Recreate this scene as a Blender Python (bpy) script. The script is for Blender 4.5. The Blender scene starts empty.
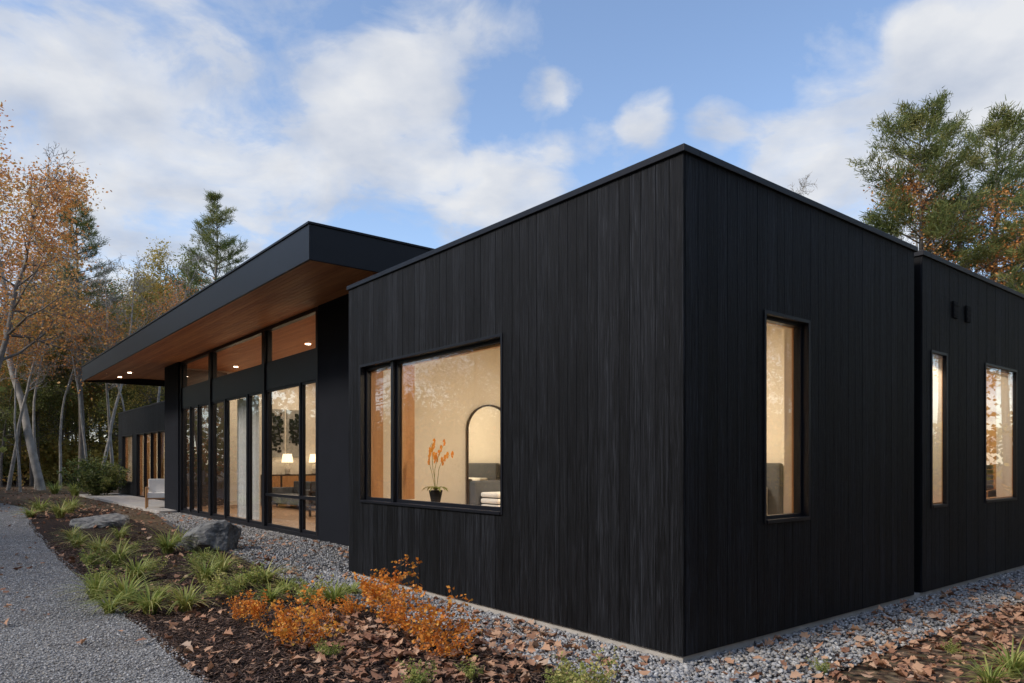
import bpy, math, random
import numpy as np
from mathutils import Vector, Matrix, noise as mnoise
random.seed(7)
SC=bpy.context.scene
EYE=1.55; F=720.0; HY=463.0
P0=np.array([1.299,5.47]); D1=np.array([-0.628,0.778]); D2=np.array([0.778,0.628])
D1/=np.linalg.norm(D1); D2=np.array([D1[1],-D1[0]])
ANG=math.atan2(D2[1],D2[0])
HM=Matrix.Translation((P0[0],P0[1],0))@Matrix.Rotation(ANG,4,'Z')
def L2W(u,v): return P0+u*D1+v*D2
def PX(px,py,z=0.0):
    y=(EYE-z)*F/(py-HY); return ((px-512)/F*y, y)
def W2L(x,y):
    rx=x-P0[0]; ry=y-P0[1]
    return rx*D1[0]+ry*D1[1], rx*D2[0]+ry*D2[1]
# ---------------- materials
def newmat(name):
    m=bpy.data.materials.new(name); m.use_nodes=True
    nt=m.node_tree; return m,nt,nt.nodes['Principled BSDF']
def N(nt,t,**k):
    n=nt.nodes.new(t)
    for a,b in k.items(): setattr(n,a,b)
    return n
def ramp(nt,pts,interp='LINEAR'):
    r=N(nt,'ShaderNodeValToRGB'); r.color_ramp.interpolation=interp
    el=r.color_ramp.elements
    while len(el)<len(pts): el.new(0.5)
    for e,(p,c) in zip(el,pts):
        e.position=p; e.color=(c[0],c[1],c[2],1) if len(c)==3 else c
    return r
def simple(name,col,rough=0.6,metal=0.0,var=0.12,scale=8,bump=0.0,bscale=60,spec=0.5):
    m,nt,b=newmat(name)
    tc=N(nt,'ShaderNodeTexCoord'); no=N(nt,'ShaderNodeTexNoise'); no.inputs['Scale'].default_value=scale; no.inputs['Detail'].default_value=6
    nt.links.new(tc.outputs['Object'],no.inputs['Vector'])
    r=ramp(nt,[(0.25,[c*(1-var) for c in col]),(0.75,[min(1,c*(1+var)) for c in col])])
    nt.links.new(no.outputs['Fac'],r.inputs['Fac']); nt.links.new(r.outputs['Color'],b.inputs['Base Color'])
    b.inputs['Roughness'].default_value=rough; b.inputs['Metallic'].default_value=metal; b.inputs['Specular IOR Level'].default_value=spec
    if bump>0:
        n2=N(nt,'ShaderNodeTexNoise'); n2.inputs['Scale'].default_value=bscale; n2.inputs['Detail'].default_value=4
        nt.links.new(tc.outputs['Object'],n2.inputs['Vector'])
        bp=N(nt,'ShaderNodeBump'); bp.inputs['Strength'].default_value=bump; bp.inputs['Distance'].default_value=0.01
        nt.links.new(n2.outputs['Fac'],bp.inputs['Height']); nt.links.new(bp.outputs['Normal'],b.inputs['Normal'])
    return m
def wood(name,stops,rough,axis_scale,bump=0.3,island=0.5,spec=0.5,dist=0.006,distort=0.6):
    m,nt,b=newmat(name)
    tc=N(nt,'ShaderNodeTexCoord'); geo=N(nt,'ShaderNodeNewGeometry')
    mp=N(nt,'ShaderNodeMapping'); mp.inputs['Scale'].default_value=axis_scale
    nt.links.new(tc.outputs['Object'],mp.inputs['Vector'])
    cb=N(nt,'ShaderNodeCombineXYZ')
    mul=N(nt,'ShaderNodeMath',operation='MULTIPLY'); mul.inputs[1].default_value=37.0
    nt.links.new(geo.outputs['Random Per Island'],mul.inputs[0])
    for i in range(3): nt.links.new(mul.outputs[0],cb.inputs[i])
    ad=N(nt,'ShaderNodeVectorMath',operation='ADD')
    nt.links.new(mp.outputs[0],ad.inputs[0]); nt.links.new(cb.outputs[0],ad.inputs[1])
    no=N(nt,'ShaderNodeTexNoise'); no.inputs['Scale'].default_value=1.0; no.inputs['Detail'].default_value=9; no.inputs['Roughness'].default_value=0.68; no.inputs['Distortion'].default_value=distort
    nt.links.new(ad.outputs[0],no.inputs['Vector'])
    mixf=N(nt,'ShaderNodeMath',operation='MULTIPLY_ADD'); mixf.inputs[1].default_value=island
    nt.links.new(geo.outputs['Random Per Island'],mixf.inputs[0])
    sub=N(nt,'ShaderNodeMath',operation='ADD'); sub.inputs[1].default_value=-island*0.5
    nt.links.new(no.outputs['Fac'],sub.inputs[0]); nt.links.new(sub.outputs[0],mixf.inputs[2])
    r=ramp(nt,stops)
    nt.links.new(mixf.outputs[0],r.inputs['Fac']); nt.links.new(r.outputs['Color'],b.inputs['Base Color'])
    rr=N(nt,'ShaderNodeMapRange'); rr.inputs[3].default_value=rough-0.1; rr.inputs[4].default_value=rough+0.15
    nt.links.new(no.outputs['Fac'],rr.inputs[0]); nt.links.new(rr.outputs[0],b.inputs['Roughness'])
    b.inputs['Specular IOR Level'].default_value=spec
    bp=N(nt,'ShaderNodeBump'); bp.inputs['Strength'].default_value=bump; bp.inputs['Distance'].default_value=dist
    nt.links.new(no.outputs['Fac'],bp.inputs['Height']); nt.links.new(bp.outputs['Normal'],b.inputs['Normal'])
    return m
M_char=wood('charred_timber',[(0.38,(0.0016,0.0017,0.0022)),(0.50,(0.0062,0.0067,0.0082)),(0.58,(0.0145,0.0158,0.0195)),(0.72,(0.040,0.044,0.053))],0.5,(50,50,1.5),1.0,0.10,0.17,0.012,1.8)
M_metal=simple('black_metal',(0.009,0.010,0.014),0.4,0.0,0.1,3,spec=0.3)
M_stucco=simple('dark_stucco',(0.012,0.0135,0.018),0.85,0,0.12,2,0.3,120,spec=0.15)
M_cedar=wood('cedar_soffit',[(0.28,(0.42,0.145,0.055)),(0.72,(0.70,0.31,0.13))],0.5,(30,1.2,30),0.15,0.3,0.3)
M_frame=wood('oak_frame',[(0.28,(0.42,0.20,0.075)),(0.72,(0.62,0.34,0.15))],0.45,(25,25,2),0.1,0.2)
M_cream=simple('cream_plaster',(0.80,0.74,0.64),0.8,0,0.03,2)
M_floor=wood('oak_floor',[(0.28,(0.22,0.12,0.06)),(0.72,(0.36,0.21,0.11))],0.4,(25,1.5,20),0.1,0.3)
M_addedpanel=wood('added_reflection_panel',[(0.28,(0.025,0.016,0.010)),(0.72,(0.06,0.038,0.023))],0.5,(25,25,2),0.1,0.3)  # dark wood for the panel added to strengthen reflections in the glazing
M_conc=simple('concrete',(0.44,0.41,0.37),0.85,0,0.2,5,0.3)
M_white=simple('white_linen',(0.80,0.78,0.74),0.9,0,0.03,10,0.3,30)
M_grey=simple('grey_upholstery',(0.10,0.105,0.115),0.9,0,0.1,20,0.3,200)
M_dark=simple('dark_wood',(0.05,0.028,0.018),0.5,0,0.2,10)
M_black=simple('matte_black',(0.006,0.006,0.007),0.7,0,0.1,10,spec=0.2)
def mirror():
    m,nt,b=newmat('mirror_glass'); b.inputs['Metallic'].default_value=1; b.inputs['Roughness'].default_value=0.02; b.inputs['Base Color'].default_value=(0.85,0.85,0.82,1); return m
M_mirror=mirror()
def glass():
    m=bpy.data.materials.new('window_glass'); m.use_nodes=True; nt=m.node_tree; nt.nodes.clear()
    o=N(nt,'ShaderNodeOutputMaterial'); t=N(nt,'ShaderNodeBsdfTransparent'); g=N(nt,'ShaderNodeBsdfGlossy'); x=N(nt,'ShaderNodeMixShader'); f=N(nt,'ShaderNodeFresnel')
    geo=N(nt,'ShaderNodeNewGeometry'); mr=N(nt,'ShaderNodeMapRange'); mr.inputs[3].default_value=1.5; mr.inputs[4].default_value=1/1.5
    nt.links.new(geo.outputs['Backfacing'],mr.inputs[0]); nt.links.new(mr.outputs[0],f.inputs['IOR'])
    g.inputs['Roughness'].default_value=0.0
    t.inputs['Color'].default_value=(0.96,0.965,0.96,1); g.inputs['Color'].default_value=(0.95,0.97,1,1)
    nt.links.new(f.outputs[0],x.inputs[0]); nt.links.new(t.outputs[0],x.inputs[1]); nt.links.new(g.outputs[0],x.inputs[2]); nt.links.new(x.outputs[0],o.inputs[0])
    return m
M_glass=glass()
def emis(name,col,s):
    m,nt,b=newmat(name); b.inputs['Emission Color'].default_value=(*col,1); b.inputs['Emission Strength'].default_value=s; b.inputs['Base Color'].default_value=(0.8,0.75,0.65,1); return m
M_lamp=emis('lamp_glow',(1,0.76,0.48),2.2); M_spot=emis('downlight_glow',(1,0.8,0.55),14.0)
def leafmat(name,cols,trans=0.35,rough=0.6,clump=0.25,gain=1.0):
    cols=[[min(.9,x*gain) for x in c] for c in cols]
    m=bpy.data.materials.new(name); m.use_nodes=True; nt=m.node_tree; b=nt.nodes['Principled BSDF']; o=nt.nodes['Material Output']
    geo=N(nt,'ShaderNodeNewGeometry'); oi=N(nt,'ShaderNodeObjectInfo'); tc=N(nt,'ShaderNodeTexCoord'); no=N(nt,'ShaderNodeTexNoise'); no.inputs['Scale'].default_value=clump; no.inputs['Detail'].default_value=3
    nt.links.new(tc.outputs['Object'],no.inputs['Vector'])
    a=N(nt,'ShaderNodeMath',operation='MULTIPLY_ADD'); a.inputs[1].default_value=0.55
    nt.links.new(geo.outputs['Random Per Island'],a.inputs[0])
    s=N(nt,'ShaderNodeMath',operation='MULTIPLY_ADD'); s.inputs[1].default_value=1.1; s.inputs[2].default_value=-0.38
    nt.links.new(no.outputs['Fac'],s.inputs[0])
    s2=N(nt,'ShaderNodeMath',operation='MULTIPLY_ADD'); s2.inputs[1].default_value=0.25
    nt.links.new(oi.outputs['Random'],s2.inputs[0]); nt.links.new(s.outputs[0],s2.inputs[2]); nt.links.new(s2.outputs[0],a.inputs[2])
    r=ramp(nt,[(i/(len(cols)-1),c) for i,c in enumerate(cols)])
    nt.links.new(a.outputs[0],r.inputs['Fac']); nt.links.new(r.outputs['Color'],b.inputs['Base Color']); b.inputs['Roughness'].default_value=rough
    b.inputs['Specular IOR Level'].default_value=0.3
    tr=N(nt,'ShaderNodeBsdfTranslucent'); nt.links.new(r.outputs['Color'],tr.inputs['Color'])
    mx=N(nt,'ShaderNodeMixShader'); mx.inputs[0].default_value=trans
    nt.links.new(b.outputs[0],mx.inputs[1]); nt.links.new(tr.outputs[0],mx.inputs[2]); nt.links.new(mx.outputs[0],o.inputs['Surface'])
    return m
M_pine=leafmat('pine_needles',[(0.035,0.055,0.022),(0.08,0.11,0.032),(0.15,0.17,0.05),(0.27,0.24,0.08)],gain=1.2,clump=.5)
M_orange=leafmat('orange_leaves',[(0.30,0.10,0.04),(0.60,0.22,0.06),(0.75,0.36,0.11),(0.55,0.38,0.13)])
M_yellow=leafmat('yellow_leaves',[(0.20,0.21,0.05),(0.40,0.34,0.08),(0.58,0.43,0.12),(0.55,0.28,0.08)])
M_green=leafmat('green_leaves',[(0.07,0.10,0.028),(0.14,0.18,0.05),(0.24,0.25,0.075),(0.36,0.31,0.11)])
M_grass=leafmat('grass_blades',[(0.12,0.18,0.04),(0.24,0.31,0.07),(0.44,0.44,0.13),(0.66,0.55,0.24)],0.35,0.5,1.5)
M_shrubor=leafmat('autumn_shrub_leaves',[(0.22,0.24,0.05),(0.60,0.18,0.03),(0.85,0.34,0.05),(0.82,0.55,0.12)],0.35,0.5,3)
M_litter=leafmat('fallen_leaves',[(0.09,0.042,0.028),(0.24,0.115,0.07),(0.40,0.21,0.125),(0.56,0.34,0.21),(0.47,0.35,0.26)],0.1,0.7,1.2)
M_bark=simple('bark',(0.16,0.14,0.12),0.9,0,0.35,6,0.6,25)
M_barkpale=simple('pale_bark',(0.30,0.275,0.24),0.9,0,0.45,3,0.6,25)
M_petal=leafmat('orchid_petals',[(0.5,0.12,0.02),(0.75,0.25,0.03),(0.8,0.35,0.05)],0.3)
def stonemat(name,cols,isl=True,scale=6):
    m,nt,b=newmat(name); geo=N(nt,'ShaderNodeNewGeometry'); tc=N(nt,'ShaderNodeTexCoord'); no=N(nt,'ShaderNodeTexNoise'); no.inputs['Scale'].default_value=scale; no.inputs['Detail'].default_value=8
    nt.links.new(tc.outputs['Object'],no.inputs['Vector'])
    r=ramp(nt,[(i/(len(cols)-1),c) for i,c in enumerate(cols)])
    if isl:
        nt.links.new(geo.outputs['Random Per Island'],r.inputs['Fac'])
    else:
        mr=N(nt,'ShaderNodeMapRange'); mr.inputs[1].default_value=0.3; mr.inputs[2].default_value=0.7; nt.links.new(no.outputs['Fac'],mr.inputs[0]); nt.links.new(mr.outputs[0],r.inputs['Fac'])
        bp=N(nt,'ShaderNodeBump'); bp.inputs['Strength'].default_value=0.9; bp.inputs['Distance'].default_value=0.05; nt.links.new(no.outputs['Fac'],bp.inputs['Height']); nt.links.new(bp.outputs[0],b.inputs['Normal'])
    nt.links.new(r.outputs['Color'],b.inputs['Base Color']); b.inputs['Roughness'].default_value=0.8
    return m
M_stone=stonemat('gravel_stones',[(0.12,0.12,0.125),(0.25,0.25,0.255),(0.37,0.37,0.37),(0.30,0.27,0.23),(0.55,0.55,0.54)])
M_chip=stonemat('mulch_chips',[(0.024,0.013,0.010),(0.06,0.032,0.022),(0.12,0.068,0.046),(0.20,0.13,0.09)])
M_boulder=stonemat('boulder_rock',[(0.045,0.045,0.045),(0.13,0.13,0.125),(0.26,0.25,0.23),(0.16,0.16,0.13)],False,4)
def groundmat(name,cols,vs,bs,dist,patch=None,pscale=1.0,stretch=(1,1,1)):
    m,nt,b=newmat(name); tc=N(nt,'ShaderNodeTexCoord'); mp=N(nt,'ShaderNodeMapping'); mp.inputs['Scale'].default_value=stretch
    nt.links.new(tc.outputs['Object'],mp.inputs['Vector'])
    wn=N(nt,'ShaderNodeTexNoise'); wn.inputs['Scale'].default_value=vs*0.6; ad=N(nt,'ShaderNodeVectorMath',operation='MULTIPLY_ADD')
    nt.links.new(mp.outputs[0],wn.inputs['Vector']); ad.inputs[1].default_value=(0.6/vs,)*3
    nt.links.new(wn.outputs['Color'],ad.inputs[0]); nt.links.new(mp.outputs[0],ad.inputs[2])
    vo=N(nt,'ShaderNodeTexVoronoi'); vo.inputs['Scale'].default_value=vs; nt.links.new(ad.outputs[0],vo.inputs['Vector'])
    sp=N(nt,'ShaderNodeSeparateColor'); nt.links.new(vo.outputs['Color'],sp.inputs[0])
    r=ramp(nt,[(i/(len(cols)-1),c) for i,c in enumerate(cols)]); nt.links.new(sp.outputs[0],r.inputs['Fac'])
    dk=N(nt,'ShaderNodeMapRange'); dk.inputs[1].default_value=0.2; dk.inputs[2].default_value=0.8; dk.inputs[3].default_value=1.0; dk.inputs[4].default_value=0.35
    nt.links.new(vo.outputs['Distance'],dk.inputs[0])
    mx=N(nt,'ShaderNodeMix',data_type='RGBA',blend_type='MULTIPLY'); mx.inputs[0].default_value=1
    nt.links.new(r.outputs['Color'],mx.inputs[6]); nt.links.new(dk.outputs[0],mx.inputs[7]); out=mx.outputs[2]
    if patch:
        n3=N(nt,'ShaderNodeTexNoise'); n3.inputs['Scale'].default_value=pscale; n3.inputs['Detail'].default_value=8; n3.inputs['Roughness'].default_value=0.65
        nt.links.new(tc.outputs['Object'],n3.inputs['Vector']); pr=ramp(nt,[(0.42,(0,0,0)),(0.62,(1,1,1))]); nt.links.new(n3.outputs['Fac'],pr.inputs['Fac'])
        m2=N(nt,'ShaderNodeMix',data_type='RGBA',blend_type='MULTIPLY'); m2.inputs[7].default_value=(*patch,1)
        nt.links.new(pr.outputs['Color'],m2.inputs[0]); nt.links.new(out,m2.inputs[6]); out=m2.outputs[2]
    nt.links.new(out,b.inputs['Base Color']); b.inputs['Roughness'].default_value=0.9; b.inputs['Specular IOR Level'].default_value=0.25
    bp=N(nt,'ShaderNodeBump'); bp.inputs['Strength'].default_value=bs; bp.inputs['Distance'].default_value=dist; bp.invert=True
    nt.links.new(vo.outputs['Distance'],bp.inputs['Height']); nt.links.new(bp.outputs[0],b.inputs['Normal'])
    return m
M_ground=groundmat('forest_floor',[(0.07,0.04,0.026),(0.16,0.095,0.06),(0.25,0.155,0.10),(0.12,0.10,0.055),(0.33,0.23,0.155)],14,0.8,0.03,(0.5,0.55,0.4),0.25)
M_mulch=groundmat('bark_mulch',[(0.02,0.011,0.008),(0.045,0.024,0.016),(0.075,0.04,0.026),(0.03,0.016,0.011)],38,1,0.03,(0.6,0.6,0.6),1.5,(1,0.45,1))
M_path=groundmat('path_gravel',[(0.12,0.12,0.12),(0.30,0.30,0.295),(0.48,0.48,0.47),(0.26,0.24,0.22),(0.68,0.68,0.66)],62,1,0.015,(0.7,0.68,0.66),1.3)
M_grav=groundmat('gravel_bed',[(0.07,0.07,0.075),(0.16,0.16,0.165),(0.25,0.25,0.25),(0.17,0.15,0.13)],38,1,0.03)
# ---------------- mesh builder
class MB:
    def __init__(s): s.v=[]; s.f=[]; s.m=[]
    def box(s,u0,u1,v0,v1,z0,z1,mi=0):
        b=len(s.v)
        for z in (z0,z1):
            s.v+= [(v0,u0,z),(v1,u0,z),(v1,u1,z),(v0,u1,z)]
        for f in ((3,2,1,0),(4,5,6,7),(0,1,5,4),(1,2,6,5),(2,3,7,6),(3,0,4,7)):
            s.f.append(tuple(b+i for i in f)); s.m.append(mi)
    def poly(s,pts,mi=0):
        b=len(s.v); s.v+=[(p[1],p[0],p[2]) for p in pts]; s.f.append(tuple(range(b,b+len(pts)))); s.m.append(mi)
    def cyl(s,c,r0,r1,z0,z1,mi=0,n=20):
        b=len(s.v)
        for z,r in ((z0,r0),(z1,r1)):
            for i in range(n):
                a=2*math.pi*i/n; s.v.append((c[1]+r*math.cos(a),c[0]+r*math.sin(a),z))
        for i in range(n):
            j=(i+1)%n; s.f.append((b+i,b+j,b+n+j,b+n+i)); s.m.append(mi)
        s.f.append(tuple(b+n+i for i in range(n))); s.m.append(mi)
        s.f.append(tuple(b+n-1-i for i in range(n))); s.m.append(mi)
    def wall(s,hz,h0,h1,d0,d1,z0,z1,ops,mi=0):
        hc=sorted(set([h0,h1]+[x for o in ops for x in o[:2] if h0<x<h1])); zc=sorted(set([z0,z1]+[x for o in ops for x in o[2:4] if z0<x<z1]))
        for a,b in zip(hc,hc[1:]):
            run=None
            for c,d in zip(zc,zc[1:]):
                inside=any(o[0]<=a+1e-6 and b-1e-6<=o[1] and o[2]<=c+1e-6 and d-1e-6<=o[3] for o in ops)
                if inside:
                    if run: s._w(hz,a,b,d0,d1,run[0],run[1],mi); run=None
                else: run=(run[0],d) if run else (c,d)
            if run: s._w(hz,a,b,d0,d1,run[0],run[1],mi)
    def _w(s,hz,a,b,d0,d1,c,d,mi):
        if hz=='u': s.box(a,b,d0,d1,c,d,mi)
        else: s.box(d0,d1,a,b,c,d,mi)
    def boards(s,hz,h0,h1,d0,d1,z0,z1,ops,mi=0,w=0.135,gap=0.004):
        xs=[h0]
        while xs[-1]<h1-w*1.5: xs.append(xs[-1]+random.choice((.115,.135,.135,.155)))
        xs.append(h1)
        for x0,x1 in zip(xs,xs[1:]):
            a=x0+gap/2; b=x1-gap/2
            dd=random.uniform(0,0.002)
            s.wall(hz,a,b,d0-dd,d1,z0,z1,[(max(a,o[0]),min(b,o[1]),o[2],o[3]) for o in ops if o[0]<b and o[1]>a],mi)
    def build(s,name,mats,parent=None,bevel=0,smooth=False,mat=HM):
        me=bpy.data.meshes.new(name); me.from_pydata(s.v,[],s.f)
        for m in mats: me.materials.append(m)
        me.polygons.foreach_set('material_index',s.m)
        if smooth: me.polygons.foreach_set('use_smooth',[True]*len(s.f))
        me.update(); ob=bpy.data.objects.new(name,me); SC.collection.objects.link(ob)
        if parent: ob.parent=parent
        else: ob.matrix_world=mat
        if bevel:
            bm=ob.modifiers.new('b','BEVEL'); bm.width=bevel; bm.segments=2; bm.limit_method='ANGLE'
        return ob
def npmesh(name,V,Fs,mats,mi=None):
    me=bpy.data.meshes.new(name); V=np.asarray(V,dtype=np.float32).reshape(-1,3)
    if not isinstance(Fs,list): Fs=[Fs]
    loops=np.concatenate([f.reshape(-1) for f in Fs]); tot=np.concatenate([np.full(len(f),f.shape[1]) for f in Fs]); st=np.concatenate([[0],np.cumsum(tot)[:-1]])
    me.vertices.add(len(V)); me.vertices.foreach_set('co',V.reshape(-1)); me.loops.add(len(loops)); me.polygons.add(len(tot))
    me.loops.foreach_set('vertex_index',loops.astype(np.int32)); me.polygons.foreach_set('loop_start',st.astype(np.int32))
    if mi is not None: me.polygons.foreach_set('material_index',np.asarray(mi,dtype=np.int32))
    for m in mats: me.materials.append(m)
    me.update(calc_edges=True); me.validate(); return me
def obj(name,me,loc=(0,0,0),rz=0,sc=1,parent=None):
    o=bpy.data.objects.new(name,me); SC.collection.objects.link(o); o.location=loc; o.rotation_euler=(0,0,rz); o.scale=(sc,sc,sc) if not hasattr(sc,'__len__') else sc
    if parent: o.parent=parent
    return o
# ---------------- house
house=bpy.data.objects.new('black_timber_house',None); SC.collection.objects.link(house); house.matrix_world=HM
H=3.90; ZB=0.085; ZC=0.082
W_left=[(2.195,5.232,1.045,2.83)]
W_r1=[(1.071,1.80,1.045,2.84)]
W_r2=[(4.51,4.95,1.045,2.84),(6.207,7.40,1.045,2.84),(10.2,11.4,1.045,2.84)]
b=MB()
b.boards('u',-0.022,5.577,-0.022,0,ZB,H,W_left,0)
b.boards('v',0.0,4.056,-0.022,0,ZB,H,W_r1,0)
b.boards('v',4.27,16,-0.022,0,ZB,H,W_r2,0)
b.boards('v',0.0,1.5,5.555+0.0,5.577,ZB,H,[],0)
b.boards('u',21.8,35.4,2.578,2.6,ZB,H,[(26.5,31.5,0.0,2.82),(32.3,34.5,0.65,2.82)],0)
b.boards('v',2.6,10,35.4,35.422,ZB,H,[],0)
b.build('timber_cladding',[M_char],house)
w=MB()
w.wall('u',0.001,5.554,0.0,0.2,ZC,H-0.01,W_left,0)
w.wall('v',0.2,4.056,0.0,0.2,ZC,H-0.01,W_r1,0)
w.box(5.4,5.554,0.2,4.056,ZC,H-0.01,0); w.box(0.2,5.4,3.9,4.056,ZC,H-0.01,0)
w.box(0.25,0.4,4.057,4.269,ZC,3.8,0)
w.wall('v',4.27,16,0.0,0.2,ZC,H-0.01,W_r2,0)
w.box(0.2,6,4.27,4.4,ZC,H-0.01,0); w.box(0.2,6,15.8,16,ZC,H-0.01,0); w.box(5.8,6,4.4,15.8,ZC,H-0.01,0)
w.wall('u',21.8,35.4,2.6,2.8,ZC,H-0.01,[(26.5,31.5,0.0,2.82),(32.3,34.5,0.65,2.82)],0)
w.box(35.2,35.4,2.8,10,ZC,H-0.01,0); w.box(21.8,35.2,9.8,10,ZC,H-0.01,0)
w.build('wall_core',[M_black],house)
r=MB()
def cap(u0,u1,v0,v1,z=H):
    e=0.045
    r.box(u0-e,u1+e,v0-e,v0+0.15,z,z+0.055); r.box(u0-e,u1+e,v1-0.15,v1+e,z,z+0.055)
    r.box(u0-e,u0+0.15,v0+0.15,v1-0.15,z,z+0.055); r.box(u1-0.15,u1+e,v0+0.15,v1-0.15,z,z+0.055)
    r.box(u0+0.15,u1-0.15,v0+0.15,v1-0.15,z-0.2,z-0.1)
cap(0,5.555,0,4.056); cap(0,6,4.30,16,H-0.004); cap(21.85,35.4,2.6,10)
r.build('roof_parapet_cap',[M_metal],house,bevel=0.004)
f=MB()
f.box(0.004,5.54,0.004,0.3,-0.1,0.08); f.box(0.004,0.3,0.3,16,-0.1,0.08); f.box(5.3,5.54,0.3,4,-0.1,0.08)
f.box(5.6,21.8,1.52,1.8,-0.1,0.03); f.box(21.8,35.3,2.62,2.9,-0.1,0.065)
f.build('concrete_foundation',[M_conc],house)
RU0,RU1,RV0,RV1=6.25,25.8,-0.3,12.0; RT=4.92; RB=4.42
r=MB()
r.box(RU0,RU1,RV0,RV0+0.04,RB,RT); r.box(RU0,RU0+0.04,RV0+0.04,RV1,RB,RT); r.box(RU1-0.04,RU1,RV0+0.04,RV1,RB,RT); r.box(RU0+0.04,RU1-0.04,RV1-0.04,RV1,RB,RT)
r.box(RU0+0.04,RU1-0.04,RV0+0.04,RV1-0.04,4.74,4.90)
e=0.02
r.box(RU0-e,RU1+e,RV0-e,RV0+0.1,RT,RT+0.035); r.box(RU0-e,RU0+0.1,RV0+0.1,RV1,RT,RT+0.035); r.box(RU1-0.1,RU1+e,RV0+0.1,RV1,RT,RT+0.035)
r.build('overhanging_roof_fascia',[M_metal],house,bevel=0.004)
s=MB()
def strip(u0,u1,va,za,vb,zb):
    i0=len(s.v)
    for z in (0,0.02):
        s.v+=[(va,u0,za+z),(vb,u0,zb+z),(vb,u1,zb+z),(va,u1,za+z)]
    for q in ((3,2,1,0),(4,5,6,7),(0,1,5,4),(1,2,6,5),(2,3,7,6),(3,0,4,7)): s.f.append(tuple(i0+i for i in q)); s.m.append(0)
pv=RV0+0.04
def sz(v): return 4.45+(4.655-4.45)*min(1,(v-RV0)/(1.5-RV0))
while pv<9.0:
    nv=pv+0.115
    u=RU0+0.04
    first=True
    while u<RU1-0.05:
        L=random.uniform(2,4.5)
        if first: L*=random.random()*0.8+0.2; first=False
        u2=min(RU1-0.04,u+L); strip(u,u2-0.002,pv,sz(pv),nv-0.005,sz(nv-0.005)); u=u2
    pv=nv
s.build('cedar_soffit',[M_cedar],house)
GV=1.5
g=MB()
g.box(5.58,10.02,GV,GV+0.2,0.03,4.655,1)
g.box(20.15,21.8,GV-0.05,GV+0.2,0.03,4.645,1)
g.box(21.65,21.8,GV+0.2,9,0.03,4.66,1); g.box(5.58,21.8,9,9.2,0.03,4.66,1); g.box(5.6,5.75,4.06,9,0.03,4.66,1)
g.box(10.02,20.15,GV+0.03,GV+0.17,3.22,3.80,0)
g.box(10.02,20.15,GV+0.02,GV+0.16,4.575,4.655,0)
g.box(10.02,20.15,GV+0.0,GV+0.16,0.03,0.11,0)
for u,wd in ((10.02,.10),(12.95,.16),(17.05,.16),(20.03,.12)):
    g.box(u,u+wd,GV-0.01,GV+0.18,0.11,4.575,0)
for u,wd in ((10.95,.07),(14.15,.10),(15.85,.10),(18.3,.08),(19.1,.08)):
    g.box(u,u+wd,GV+0.02,GV+0.14,0.11,3.22,0)
g.box(10.12,10.95,GV+0.02,GV+0.14,0.80,0.87,0)
g.box(11.02,12.95,GV+0.02,GV+0.14,0.80,0.86,0)
us=[10.12,10.95,11.02,12.95,13.11,14.15,14.25,15.85,15.95,17.05,17.21,18.3,18.38,19.1,19.18,20.03]
for a,c in zip(us[::2],us[1::2]):
    for (x0,x1,z0,z1) in ((a,a+.05,.11,3.22),(c-.05,c,.11,3.22)): g.box(x0,x1,GV+.05,GV+.11,z0,z1,0)
    g.box(a+.05,c-.05,GV+.05,GV+.11,3.17,3.22,0); g.box(a+.05,c-.05,GV+.05,GV+.11,.11,.17,0)
for a,c in ((10.12,12.95),(13.11,17.05),(17.21,20.03)):
    g.box(a,c,GV+.04,GV+.12,3.80,3.85,0); g.box(a,a+.05,GV+.05,GV+.11,3.85,4.575,0); g.box(c-.05,c,GV+.05,GV+.11,3.85,4.575,0)
g.build('glazed_wall_frame',[M_metal,M_stucco],house,bevel=0.002)
gl=MB()
def pane_u(u0,u1,v,z0,z1): gl.box(u0,u1,v-0.004,v+0.004,z0,z1)
for a,c in zip(us[::2],us[1::2]): pane_u(a+.02,c-.02,GV+.08,.13,3.2)
for a,c in ((10.12,12.95),(13.11,17.05),(17.21,20.03)): pane_u(a+.02,c-.02,GV+.08,3.83,4.56)
fr=MB()
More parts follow.
